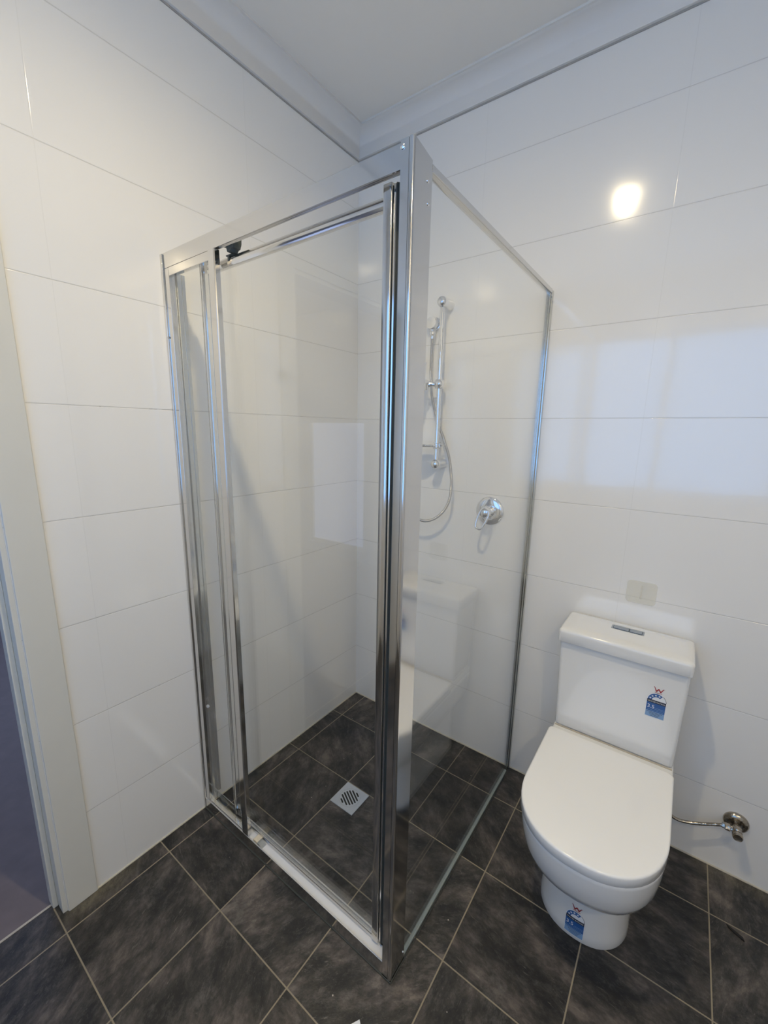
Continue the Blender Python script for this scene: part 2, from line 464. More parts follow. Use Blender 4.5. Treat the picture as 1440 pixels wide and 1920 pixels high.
# door frame: flat architrave, rebated jamb lining, head
bm = newbm()
box(bm, 0.0, 0.007, -1.3610, -1.2835, 0.0, DH+0.075)
box(bm, 0.0, 0.007, DY1-0.085, DY1-0.01, 0.0, DH+0.075)
box(bm, 0.0, 0.007, DY1-0.01, -1.361, DH-0.002, DH+0.075)
struct(obj('trim_7', bm, M['paint'], bevel=0.0025))
bm = newbm()
box(bm, -TH-0.004, -0.001, -1.374, -1.3615, 0.0, DH)
box(bm, -0.078, -0.040, -1.387, -1.374, 0.0, DH-0.02)
box(bm, -TH-0.004, -0.001, DY1, DY1+0.018, 0.0, DH)
box(bm, -0.078, -0.040, DY1+0.018, DY1+0.031, 0.0, DH-0.02)
box(bm, -TH-0.004, -0.001, DY1+0.018, -1.374, DH-0.018, DH)
struct(obj('door_1', bm, M['paint'], bevel=0.002))

# the hall seen through the doorway
bm = newbm(); box(bm, -3.3, -0.062, -3.6, 0.3, -0.05, -0.002); hf = struct(obj('floor_hall', bm, M['hall_floor'], smooth=False))
bm = newbm(); box(bm, -0.062, -0.055, -2.20, -1.3615, -0.05, 0.001); struct(obj('trim_8', bm, M['silicone'], smooth=False))
HX0, HX1, HZ0, HZ1 = -2.25, -1.40, 0.12, 1.55
bm = newbm()
box(bm, -3.4, -3.3, -3.7, 0.35, -0.05, CZ)
box(bm, -3.3, -TH, 0.3, 0.35, -0.05, CZ)
box(bm, -3.3, HX0, -3.7, -3.6, -0.05, CZ); box(bm, HX1, 0.0, -3.7, -3.6, -0.05, CZ)
box(bm, HX0, HX1, -3.7, -3.6, -0.05, HZ0); box(bm, HX0, HX1, -3.7, -3.6, HZ1, CZ)
box(bm, -TH, 0.0, -3.6, RY, -0.05, CZ)
struct(obj('wall_hall', bm, M['plaster'], smooth=False))
bm = newbm()
box(bm, HX0, HX0+0.04, -3.68, -3.62, HZ0, HZ1); box(bm, HX1-0.04, HX1, -3.68, -3.62, HZ0, HZ1)
box(bm, HX0+0.04, HX1-0.04, -3.68, -3.62, HZ0, HZ0+0.04); box(bm, HX0+0.04, HX1-0.04, -3.68, -3.62, HZ1-0.04, HZ1)
hw = struct(obj('window_2', bm, M['alu'], smooth=False))
bm = newbm(); box(bm, HX0+0.04, HX1-0.04, -3.655, -3.65, HZ0+0.04, HZ1-0.04)
obj('window_pane', bm, M['hall_dim'], hw, smooth=False)

bm = newbm()
for a, b in ((-1.6, -0.70), (-0.66, 0.2)): box(bm, -3.2995, -3.295, a, b, 0.9, 2.1)
hw3 = struct(obj('hall_fill_pane', bm, M['hall_fill'], smooth=False))  # unseen glowing panes added to throw blue fill on the hall floor

# ------------------------------------------------------------------ ceiling downlight
LX, LY = 0.877, -1.156
def downlight(lx, ly, watts, label):
    e = empty('downlight', None, label, 'ceiling light')
    e['group'] = 'recessed ceiling downlights'
    bm = newbm(); lathe(bm, (lx, ly, CZ), (0, 0, -1), [(0.0, 0.052), (0.003, 0.052), (0.005, 0.044), (0.004, 0.037)], 48)
    obj('trim_ring', bm, M['paint'], e)
    bm = newbm(); lathe(bm, (lx, ly, CZ-0.0042), (0, 0, -1), [(0.0, 0.035), (0.0010, 0.034)], 40)
    obj('lamp_lens', bm, M['lamp'], e)
    ld = bpy.data.lights.new('beam', 'SPOT'); ld.energy = watts; ld.color = LAMP_COL
    ld.spot_size = math.radians(165); ld.spot_blend = 1.0; ld.shadow_soft_size = 0.030
    lo = bpy.data.objects.new('beam', ld); COL.objects.link(lo); lo.location = (lx, ly, CZ-0.0065); lo.parent = e
    settle(e, (lx, ly, CZ))
downlight(0.877, -1.156, LAMP_W, 'round white recessed downlight in front of the shower, mirrored in the tiles')
downlight(2.05, -2.15, LAMP_W*0.75, 'added fill downlight, unseen, in the ceiling corner behind the camera')  # extra unseen lamp, added to lift the lower walls and floor

# ------------------------------------------------------------------ shower screen
e = empty('shower_screen', None, 'clear glass corner shower screen with bright silver frame and pivot door', 'shower screen')
SH = 1.930
Y0 = -SD
# corner post: L section with a rounded outer corner and a fine groove on its front face
def post_profile():
    p = [(0.845, Y0+0.001), (0.8625, Y0+0.001), (0.8628, Y0+0.003), (0.8640, Y0+0.003), (0.8643, Y0)]
    cx, cy, r = SW-0.005, Y0+0.005, 0.005
    for k in range(0, 7):
        a = -PI/2+k/6*PI/2
        p.append((cx+r*math.cos(a), cy+r*math.sin(a)))
    p += [(SW, Y0+0.007), (SW-0.0012, Y0+0.0076), (SW-0.0012, -0.848), (0.856, -0.848), (0.856, -0.885), (0.845, -0.885)]
    return p
bm = newbm(); prism(bm, post_profile(), 'z', 0.0, SH+0.004)
# rear shoulder of the top is cut down
for v in bm.verts:
    if v.co.z > 1.5 and v.co.y > -0.86: v.co.z -= 0.010
post = obj('corner_post', bm, M['chrome'], e, ang=25)
def screw(name, p, d, parent, r=0.0038):
    bm = newbm(); lathe(bm, p, d, [(0.0, r), (0.0012, r*0.95), (0.0024, r*0.6), (0.0026, r*0.38), (0.0012, r*0.32), (0.0012, 0.0)], 20)
    return obj(name, bm, M['tap'], parent)
screw('screw', (0.8495, Y0+0.001, 1.922), (0, -1, 0), post, 0.0045)
screw('screw', (SW-0.0012, -0.8635, 1.884), (1, 0, 0), post)
screw('screw', (SW-0.0012, -0.8600, 1.848), (1, 0, 0), post)
screw('screw', (SW-0.0012, -0.8535, 0.030), (1, 0, 0), post, 0.003)

# header rail over the door side (C section open underneath)
bm = newbm()
prism(bm, [(Y0+0.002, 1.889), (Y0+0.002, SH), (Y0+0.016, SH), (Y0+0.016, 1.889), (Y0+0.0135, 1.889), (Y0+0.0135, 1.892), (Y0+0.005, 1.892), (Y0+0.005, 1.889)], 'x', 0.006, 0.8452)
obj('header_rail', bm, M['chrome'], e, bevel=0.0008)
# wall channel: outer trim strip and inner return
bm = newbm()
prism(bm, [(0.0, Y0-0.002), (0.010, Y0-0.002), (0.011, Y0), (0.011, Y0+0.036), (0.0, Y0+0.036)], 'z', 0.0, SH-0.002)
wc = obj('wall_channel', bm, M['chrome'], e, bevel=0.0008)
bm = newbm()
prism(bm, [(0.0, Y0+0.0365), (0.0185, Y0+0.0365), (0.0185, Y0+0.049), (0.0205, Y0+0.050), (0.0205, Y0+0.060), (0.0, Y0+0.060)], 'z', 0.0485, 1.884)
plabel(obj('inner_return', bm, M['chrome_frame2'], wc, bevel=0.0006), 'inner return of the wall channel seen through the glass')
screw('screw', (0.011, Y0-0.001, 1.70), (0.3, -1, 0), wc, 0.003)
bm = newbm(); lathe(bm, (0.030, -0.888, 0.437), (0.4, -1, 0), [(0.0, 0.006), (0.004, 0.0058), (0.0065, 0.003), (0.007, 0)], 20)
plabel(obj('screw_cap', bm, M['white'], wc), 'white plastic screw cap')
# sill rail with pale insert and rear upstand
bm = newbm()
prism(bm, [(Y0, 0.0), (Y0, 0.047), (Y0+0.003, 0.048), (Y0+0.004, 0.044), (Y0+0.004, 0.002), (Y0+0.050, 0.002), (Y0+0.050, 0.0)], 'x', 0.011, 0.8452)
sill = obj('sill_rail', bm, M['chrome'], e, bevel=0.0004)
bm = newbm()
box(bm, 0.240, 0.8446, Y0+0.0045, Y0+0.0335, 0.030, 0.0400)
plabel(obj('sill_insert', bm, M['wstrip'], sill), 'pale satin insert along the sill')
bm = newbm()
prism(bm, [(Y0+0.0445, 0.002), (Y0+0.0445, 0.044), (Y0+0.046, 0.048), (Y0+0.049, 0.048), (Y0+0.050, 0.040), (Y0+0.050, 0.002)], 'x', 0.011, 0.8446)
obj('sill_upstand', bm, M['chrome_frame2'], sill, bevel=0.0004)
boxo('base_shade', 0.0, 0.845, Y0-0.0022, Y0-0.0001, 0.0, 0.0035, M['seal'], sill)  # dark strip standing in for the shade at the sill foot
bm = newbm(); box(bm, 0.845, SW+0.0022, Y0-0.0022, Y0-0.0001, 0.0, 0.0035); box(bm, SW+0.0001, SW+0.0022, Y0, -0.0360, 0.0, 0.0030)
obj('base_shade', bm, M['seal'], post)  # same shade strip along the foot of post and side glass
# fixed strip panel between wall channel and mullion
bm = newbm()
box(bm, 0.0115, 0.036, Y0+0.002, Y0+0.016, 0.049, 1.8885)      # left stile
box(bm, 0.0365, 0.2395, Y0+0.002, Y0+0.016, 1.866, 1.8885)     # top rail
box(bm, 0.0365, 0.2395, Y0+0.003, Y0+0.016, 0.036, 0.056)      # bottom rail
fp = obj('fixed_panel', bm, M['chrome'], e, bevel=0.0012)
boxo('panel_glass', 0.037, 0.2395, Y0+0.0075, Y0+0.0115, 0.057, 1.865, M['glass'], fp)
# mullion
bm = newbm()
prism(bm, [(0.240, Y0), (0.2655, Y0), (0.268, Y0+0.003), (0.268, Y0+0.017), (0.252, Y0+0.017), (0.240, Y0+0.017)], 'z', 0.0488, 1.8885)
obj('mullion', bm, M['chrome'], e, bevel=0.0008)
# return panel: side glass with top rail, wall channel and bottom strip
sg = boxo('side_glass', 0.8615, 0.8665, -0.8475, -0.022, 0.010, 1.909, M['glass'], e)
bm = newbm()
prism(bm, [(0.857, 1.904), (0.857, 1.919), (0.8715, 1.919), (0.8735, 1.917), (0.8735, 1.906), (0.870, 1.904)], 'y', -0.848, -0.018)
obj('side_top_rail', bm, M['chrome'], sg, bevel=0.0006)
bm = newbm()
prism(bm, [(0.857, 0.0), (0.857, -0.026), (0.8690, -0.026), (0.8700, -0.016), (0.8735, -0.015), (0.8735, 0.0)], 'z', 0.0, 1.915)
rc = obj('side_wall_channel', bm, M['chrome_frame2'], sg, bevel=0.0006)
screw('screw', (0.8735, -0.023, 1.896), (1, 0, 0), rc, 0.0028)
bm = newbm(); prism(bm, [(0.8605, 0.0), (0.8605, 0.0095), (0.868, 0.0100), (0.8705, 0.008), (0.8705, 0.0)], 'y', -0.848, -0.036)
plabel(obj('bottom_seal', bm, M['gstrip'], sg), 'pale grey green strip under the side glass')

# pivot door, closed, behind the frame line
DYa, DYb = -0.886, -0.873
bm = newbm()
# leading stile: flat face, small rounded edge, return
sp = [(0.7915, DYb), (0.7915, DYa-0.0050), (0.8075, DYa-0.0050), (0.8098, DYa-0.0043), (0.8112, DYa-0.0026), (0.8118, DYa+0.002), (0.8160, DYa+0.004), (0.8165, DYb)]
prism(bm, sp, 'z', 0.048, 1.890)
for x0, x1 in ((0.188, 0.7910),):
    prism(bm, [(DYa+0.002, 1.850), (DYa, 1.854), (DYa-0.0008, 1.8595), (DYa-0.0004, 1.865), (DYa+0.001, 1.870), (DYa+0.004, 1.8735), (DYb, 1.8735), (DYb, 1.850)], 'x', x0, x1)
    prism(bm, [(DYa, 0.0425), (DYa, 0.050), (DYa+0.002, 0.054), (DYa+0.005, 0.054), (DYa+0.006, 0.050), (DYb-0.003, 0.050), (DYb-0.002, 0.057), (DYb, 0.057), (DYb, 0.0425)], 'x', x0, x1)
# trailing stile, seen through the fixed strip of glass
prism(bm, [(0.150, DYb), (0.150, DYa+0.001), (0.158, DYa-0.003), (0.166, DYa-0.003), (0.167, DYa+0.002), (0.1875, DYa+0.003), (0.1875, DYb)], 'z', 0.048, 1.880)
door = obj('pivot_door', bm, M['chrome'], e, bevel=0.0006)
boxo('door_glass', 0.1880, 0.7910, -0.881, -0.877, 0.0545, 1.8495, M['glass'], door)
bm = newbm()
prism(bm, [(0.8167, DYb), (0.8167, DYa+0.001), (0.8205, DYa-0.001), (0.8225, DYa+0.002), (0.8270, DYa+0.003), (0.8330, DYa+0.000), (0.8350, DYa+0.004), (0.8350, DYb)], 'z', 0.050, 1.888)
plabel(obj('door_seal', bm, M['seal'], door), 'dark magnetic seal along the door edge')
bm = newbm(); box(bm, 0.7925, 0.8160, DYa-0.0030, DYb, 0.0425, 0.0478)
plabel(obj('stile_cap', bm, M['pad'], door, bevel=0.001), 'clear plastic cap under the door stile')
bm = newbm()   # top pivot: dark plastic block with clamp below
prism(bm, [(0.283, 1.906), (0.283, 1.894), (0.289, 1.890), (0.299, 1.888), (0.302, 1.8765), (0.315, 1.8765), (0.321, 1.882), (0.327, 1.882), (0.333, 1.893), (0.334, 1.906)], 'y', -0.899, -0.876)
plabel(obj('top_pivot', bm, M['darkp'], door, bevel=0.0008), 'dark grey top pivot')
bm = newbm(); box(bm, 0.281, 0.306, DYa-0.002, DYb+0.001, 1.8736, 1.8762); box(bm, 0.287, 0.294, DYa-0.0016, DYa+0.0005, 1.861, 1.8736)
plabel(obj('pivot_clamp', bm, M['darkp'], door), 'dark clamp on the door top rail')
bm = newbm(); box(bm, 0.290, 0.312, -0.908, -0.884, 0.0401, 0.0475)
plabel(obj('bottom_pivot', bm, M['creamp'], door, bevel=0.001), 'cream plastic bottom pivot block')
bm = newbm(); prism(bm, [(0.3125, 0.0401), (0.3125, 0.0490), (0.323, 0.047), (0.338, 0.0401)], 'y', -0.909, -0.889)
plabel(obj('pivot_bracket', bm, M['button'], door, bevel=0.0005), 'steel wedge beside the bottom pivot')
settle(e, (SW/2, Y0, 0.0))

# ------------------------------------------------------------------ shower rail set
RXc, RYc = 0.475, -0.060
e = empty('shower_rail', None, 'chrome shower rail with slider and soap dish on the white tiled back wall', 'shower rail')
bm = newbm(); tube(bm, [(RXc, RYc, z) for z in (1.292, 1.5, 1.7, 1.928)], 0.0095, 24)
obj('riser_bar', bm, M['tap'], e)
for z, s in ((1.928, 1), (1.301, -1)):
    bm = newbm()
    lathe(bm, (RXc, RYc-0.022, z), (0, 1, 0), [(0.0, 0.0), (0.0015, 0.009), (0.006, 0.0165), (0.013, 0.0200), (0.022, 0.0205), (0.030, 0.0185), (0.040, 0.0180), (0.058, 0.0200), (0.082, 0.0215), (0.082, 0.0)], 32, 1.0, 1.0)
    obj('wall_bracket', bm, M['tap'], e)
# slider with round lever knob and handset cradle
bm = newbm()
lathe(bm, (RXc, RYc, 1.604), (0, 0, 1), [(0.0, 0.0), (0.0, 0.016), (0.005, 0.0185), (0.030, 0.0185), (0.035, 0.016), (0.035, 0.0)], 32)
lathe(bm, (RXc+0.004, RYc+0.006, 1.6215), (0.15, -1, 0), [(0.0, 0.014), (0.012, 0.0165), (0.024, 0.0165), (0.030, 0.013), (0.034, 0.006), (0.0345, 0.0)], 32)
sl = obj('slider', bm, M['tap'], e)
bm = newbm()
lathe(bm, (RXc-0.014, RYc, 1.6215), (-1, -0.25, 0.0), [(0.0, 0.011), (0.012, 0.009), (0.018, 0.011), (0.030, 0.013), (0.030, 0.0)], 24)
lathe(bm, (RXc-0.062, RYc-0.014, 1.606), (0.25, -0.5, 1), [(0.0, 0.012), (0.0, 0.0175), (0.030, 0.0195), (0.030, 0.014)], 28)
obj('handset_cradle', bm, M['tap'], sl)
# soap dish
bm = newbm()
lathe(bm, (RXc, RYc, 1.364), (0, 0, 1), [(0.0, 0.0), (0.0, 0.015), (0.004, 0.0155), (0.006, 0.011), (0.022, 0.011), (0.024, 0.0155), (0.028, 0.015), (0.028, 0.0)], 28)
def oval(cx, cy, z, a, b, n=40): return [(cx+a*math.cos(2*PI*k/n), cy+b*math.sin(2*PI*k/n), z) for k in range(n)]
tube(bm, oval(RXc-0.055, RYc-0.020, 1.376, 0.056, 0.040), 0.0042, 10, True)
loft(bm, [oval(RXc-0.055, RYc-0.020, 1.3715, 0.046, 0.031), oval(RXc-0.055, RYc-0.020, 1.3735, 0.054, 0.038), oval(RXc-0.055, RYc-0.020, 1.3755, 0.054, 0.038), oval(RXc-0.055, RYc-0.020, 1.3740, 0.045, 0.030)])
box(bm, RXc-0.006, RXc+0.020, RYc-0.006, RYc+0.006, 1.372, 1.384)
tube(bm, [(RXc+0.020+0.013*math.sin(t), RYc-0.013*math.cos(t)+0.003, 1.380) for t in [k/10*PI*1.3 for k in range(11)]], 0.0028, 8)
obj('soap_dish', bm, M['tap'], e)
settle(e, (RXc, 0.0, 1.28))

# water outlet (round cover, elbow and hose) and the hand shower
e = empty('water_outlet', None, 'round chrome water outlet with flexible hose left of the shower rail', 'shower outlet')
bm = newbm()
lathe(bm, (0.412, 0.0, 1.866), (0, -1, 0), [(0.0, 0.026), (0.004, 0.026), (0.006, 0.023), (0.006, 0.014), (0.018, 0.014), (0.018, 0.0235), (0.022, 0.0240), (0.034, 0.0240), (0.038, 0.0225), (0.039, 0.0)], 40)
obj('cover_plate', bm, M['tap'], e)
bm = newbm()
lathe(bm, (0.416, -0.028, 1.840), (0, 0, -1), [(0.0, 0.0), (0.0, 0.012), (0.006, 0.0125), (0.008, 0.0105), (0.010, 0.0130), (0.020, 0.0130), (0.024, 0.0095), (0.036, 0.0085), (0.036, 0.0)], 24)
obj('hose_nut', bm, M['tap'], e)
hp = smooth_path([(0.416, -0.028, 1.806), (0.4165, -0.030, 1.75), (0.4175, -0.032, 1.68), (0.424, -0.030, 1.59), (0.438, -0.028, 1.53), (0.460, -0.022, 1.46),
                  (0.484, -0.026, 1.415), (0.503, -0.040, 1.385), (0.525, -0.050, 1.345), (0.541, -0.055, 1.290), (0.549, -0.056, 1.215), (0.541, -0.058, 1.145), (0.512, -0.060, 1.095), (0.470, -0.062, 1.062),
                  (0.425, -0.066, 1.052), (0.380, -0.072, 1.072), (0.352, -0.078, 1.14), (0.345, -0.082, 1.24), (0.356, -0.085, 1.36), (0.376, -0.082, 1.46), (0.3975, -0.078, 1.535)], 90)
bm = newbm()
tube(bm, hp, lambda i: 0.0056+(0.0004 if i % 3 else -0.0004), 10)
obj('flexible_hose', bm, M['hose'], e, ang=80)
settle(e, (0.411, 0.0, 1.862))

e = empty('hand_shower', None, 'chrome hand shower resting in the rail slider, mostly behind the post', 'hand shower')
bm = newbm()
h0, h1 = Vector((0.4015, -0.076, 1.545)), Vector((0.420, -0.100, 1.705))
d = (h1-h0)
lathe(bm, h0, d, [(0.0, 0.0), (0.0, 0.0095), (0.014, 0.010), (0.020, 0.0125), (0.060, 0.0125), (0.110, 0.0115), (0.150, 0.0125), (d.length, 0.014), (d.length, 0.0)], 24)
obj('handle', bm, M['tap'], e)
bm = newbm()
lathe(bm, (0.408, -0.092, 1.712), (-0.35, -0.75, -0.55), [(0.0, 0.0), (0.001, 0.018), (0.010, 0.034), (0.022, 0.036), (0.026, 0.034), (0.026, 0.0)], 36)
obj('spray_head', bm, M['tap'], e)
settle(e, (0.4015, -0.076, 1.545))

# ------------------------------------------------------------------ shower mixer
e = empty('shower_mixer', None, 'round chrome shower mixer with loop lever on the back wall', 'shower mixer')
MX, MZ = 0.700, 1.121
bm = newbm()
lathe(bm, (MX, 0.0, MZ), (0, -1, 0), [(0.0, 0.0575), (0.003, 0.0580), (0.007, 0.0550), (0.010, 0.046), (0.012, 0.030), (0.012, 0.0)], 64)
obj('wall_plate', bm, M['tap'], e)
bm = newbm()
lathe(bm, (MX, -0.010, MZ), (0, -1, 0), [(0.0, 0.0245), (0.022, 0.0235), (0.024, 0.0205), (0.028, 0.0205), (0.030, 0.0235), (0.046, 0.0225), (0.055, 0.018), (0.059, 0.010), (0.060, 0.0)], 48)
obj('cartridge_cap', bm, M['tap'], e)
bm = newbm()
hc = Vector((MX+0.010, -0.064, MZ+0.016)); tip = Vector((0.6845, -0.078, 1.058))
ax = (tip-hc); L = ax.length; ax.normalize(); sdv = Vector((1, 0, 0)); sdv = (sdv-ax*sdv.dot(ax)).normalized()
lp = []
for k in range(48):
    a = 2*PI*k/48
    wdt = 0.0215*(1-0.22*(0.5-0.5*math.cos(a)))
    lp.append(hc+ax*(L/2-L/2*math.cos(a))+sdv*(wdt*(1 if math.sin(a) > 0 else -1)*abs(math.sin(a))**0.55))
tube(bm, lp, 0.0044, 12, True)
obj('loop_lever', bm, M['tap'], e)
settle(e, (MX, 0.0, MZ))

# ------------------------------------------------------------------ toilet
TC = 1.2385
def dsec(c, w_, yb, yc, yf, z, n=2.2, m=28, rb=0.012):
    """D outline: straight sides from back yb to yc, superellipse nose to yf"""
    pts = []
    for k in range(m+1):
        t = PI*k/m
        cs, sn = math.cos(t), math.sin(t)
        pts.append((c+w_*(1 if cs > 0 else -1)*abs(cs)**(2/n), yc-(yc-yf)*abs(sn)**(2/n), z))
    # left side back, rounded rear corners
    for k in range(1, 5): pts.append((c-w_, yc+(yb-rb-yc)*k/4, z))
    for k in range(1, 4):
        a = k/4*PI/2; pts.append((c-w_+rb*(1-math.cos(a)), yb-rb+rb*math.sin(a), z))
    for k in range(0, 5): pts.append((c-(w_-rb)+2*(w_-rb)*k/4, yb, z))
    for k in range(1, 4):
        a = PI/2-k/4*PI/2; pts.append((c+w_-rb*(1-math.cos(a)), yb-rb+rb*math.sin(a), z))
    for k in range(0, 4): pts.append((c+w_, yb-rb+(yc-yb+rb)*k/4, z))
    return pts
e = empty('toilet', None, 'white close-coupled toilet with closed lid standing on the dark floor', 'toilet')
bm = newbm()
PC = 1.2415
secs = [(PC, .1235, -.04, -.38, -.5120, 0.000), (PC, .1240, -.04, -.38, -.5145, 0.004), (PC, .1225, -.04, -.38, -.5125, 0.030), (PC, .1200, -.04, -.38, -.5105, 0.100),
        (PC, .1195, -.04, -.38, -.513, 0.170), (1.2405, .1225, -.035, -.39, -.524, 0.215), (1.240, .1340, -.03, -.41, -.565, 0.240), (1.239, .1520, -.03, -.44, -.615, 0.258),
        (TC, .1640, -.03, -.455, -.640, 0.282), (TC, .1710, -.03, -.465, -.655, 0.312), (TC-.001, .1755, -.03, -.470, -.664, 0.350), (TC-.002, .1785, -.03, -.472, -.669, 0.388),
        (TC-.002, .1785, -.03, -.472, -.669, 0.3985), (TC-.002, .1765, -.032, -.472, -.667, 0.400)]
loft(bm, [dsec(*s) for s in secs])
bowl = obj('toilet_bowl', bm, M['ceramic'], e, ang=60)
# seat deck behind the lid
bm = newbm()
box(bm, TC-0.1760, TC+0.1760, -0.2085, -0.022, 0.4005, 0.424)
obj('rear_deck', bm, M['ceramic'], e, bevel=0.006, seg=4)
bm = newbm(); box(bm, 1.0675, 1.4105, -0.1885, -0.1835, 0.4243, 0.4262)
plabel(obj('dust_line', bm, M['grime'], bowl), 'dusty beige seal line under the cistern')
# seat ring and lid
def dshape(z0, z1, w_, yb, yf, r, yc=-0.470, n=2.25, rb=0.014):
    TC = 1.2358
    rings = []
    for z, i in ((z0, 0.002), (z0+0.002, 0.0), (z1-r, 0.0)): rings.append(dsec(TC, w_-i, yb-i, yc, yf+i, z, n, rb=rb))
    for k in range(1, 7):
        a = k/6*PI/2; i = r*(1-math.cos(a)); rings.append(dsec(TC, w_-i, yb-i, yc, yf+i, z1-r+r*math.sin(a), n, rb=rb))
    for i in (0.03, 0.08): rings.append(dsec(TC, w_-r-i, yb-r-i, yc, yf+r+i, z1+0.0008*(i > 0.05), n, rb=rb))
    return rings
bm = newbm(); loft(bm, dshape(0.4003, 0.4022, 0.1780, -0.214, -0.671, 0.0005)); obj('toilet_seat', bm, M['lid'], e, ang=50)
bm = newbm(); loft(bm, dshape(0.4026, 0.4330, 0.1805, -0.2125, -0.6735, 0.006)); obj('seat_lid', bm, M['lid'], e, ang=50)
# cistern
bm = newbm()
def rrect(x0, x1, y0, y1, z, r, n=6):
    pts = []
    for cx, cy, a0 in ((x1-r, y1-r, 0), (x0+r, y1-r, PI/2), (x0+r, y0+r, PI), (x1-r, y0+r, 3*PI/2)):
        for k in range(n+1):
            a = a0+k/n*PI/2; pts.append((cx+r*math.cos(a), cy+r*math.sin(a), z))
    return pts
cs = [(1.0665, 1.4085, -0.1800, -0.024, 0.4270), (1.0640, 1.4112, -0.1830, -0.021, 0.4310), (1.0625, 1.4122, -0.1830, -0.020, 0.480), (1.0580, 1.4140, -0.1835, -0.020, 0.600), (1.0520, 1.4162, -0.184, -0.020, 0.7480)]
loft(bm, [rrect(*s[:4], s[4], 0.012) for s in cs])
obj('cistern', bm, M['ceramic'], e, ang=40)
bm = newbm()
L0 = [(1.0495, 1.4175, -0.1965, -0.0175, 0.7455, 0.013), (1.0475, 1.4195, -0.1985, -0.0155, 0.7475, 0.013), (1.0470, 1.4200, -0.1985, -0.0155, 0.7790, 0.013), (1.0476, 1.4194, -0.1979, -0.016, 0.7825, 0.013),
      (1.0492, 1.4178, -0.1962, -0.0175, 0.7860, 0.013), (1.0518, 1.4152, -0.1935, -0.020, 0.7885, 0.013), (1.0560, 1.4110, -0.1890, -0.024, 0.7900, 0.013), (1.09, 1.38, -0.16, -0.05, 0.7918, 0.02)]
loft(bm, [rrect(*s) for s in L0])
cl = obj('cistern_lid', bm, M['ceramic'], e, ang=50)
bm = newbm(); box(bm, 1.1885, 1.2840, -0.0905, -0.0560, 0.7905, 0.7925)
fb = plabel(obj('flush_plate', bm, M['button'], cl, bevel=0.0035, seg=3), 'grey flush plate set in the lid')
for x0, x1 in ((1.1950, 1.2395), (1.2425, 1.2775)):
    bm = newbm(); box(bm, x0-0.0012, x1+0.0012, -0.0872, -0.0593, 0.7925, 0.7928, 1); box(bm, x0, x1, -0.0860, -0.0605, 0.7925, 0.7945)
    fb2 = obj('flush_button', bm, [M['button'], M['black']], cl)

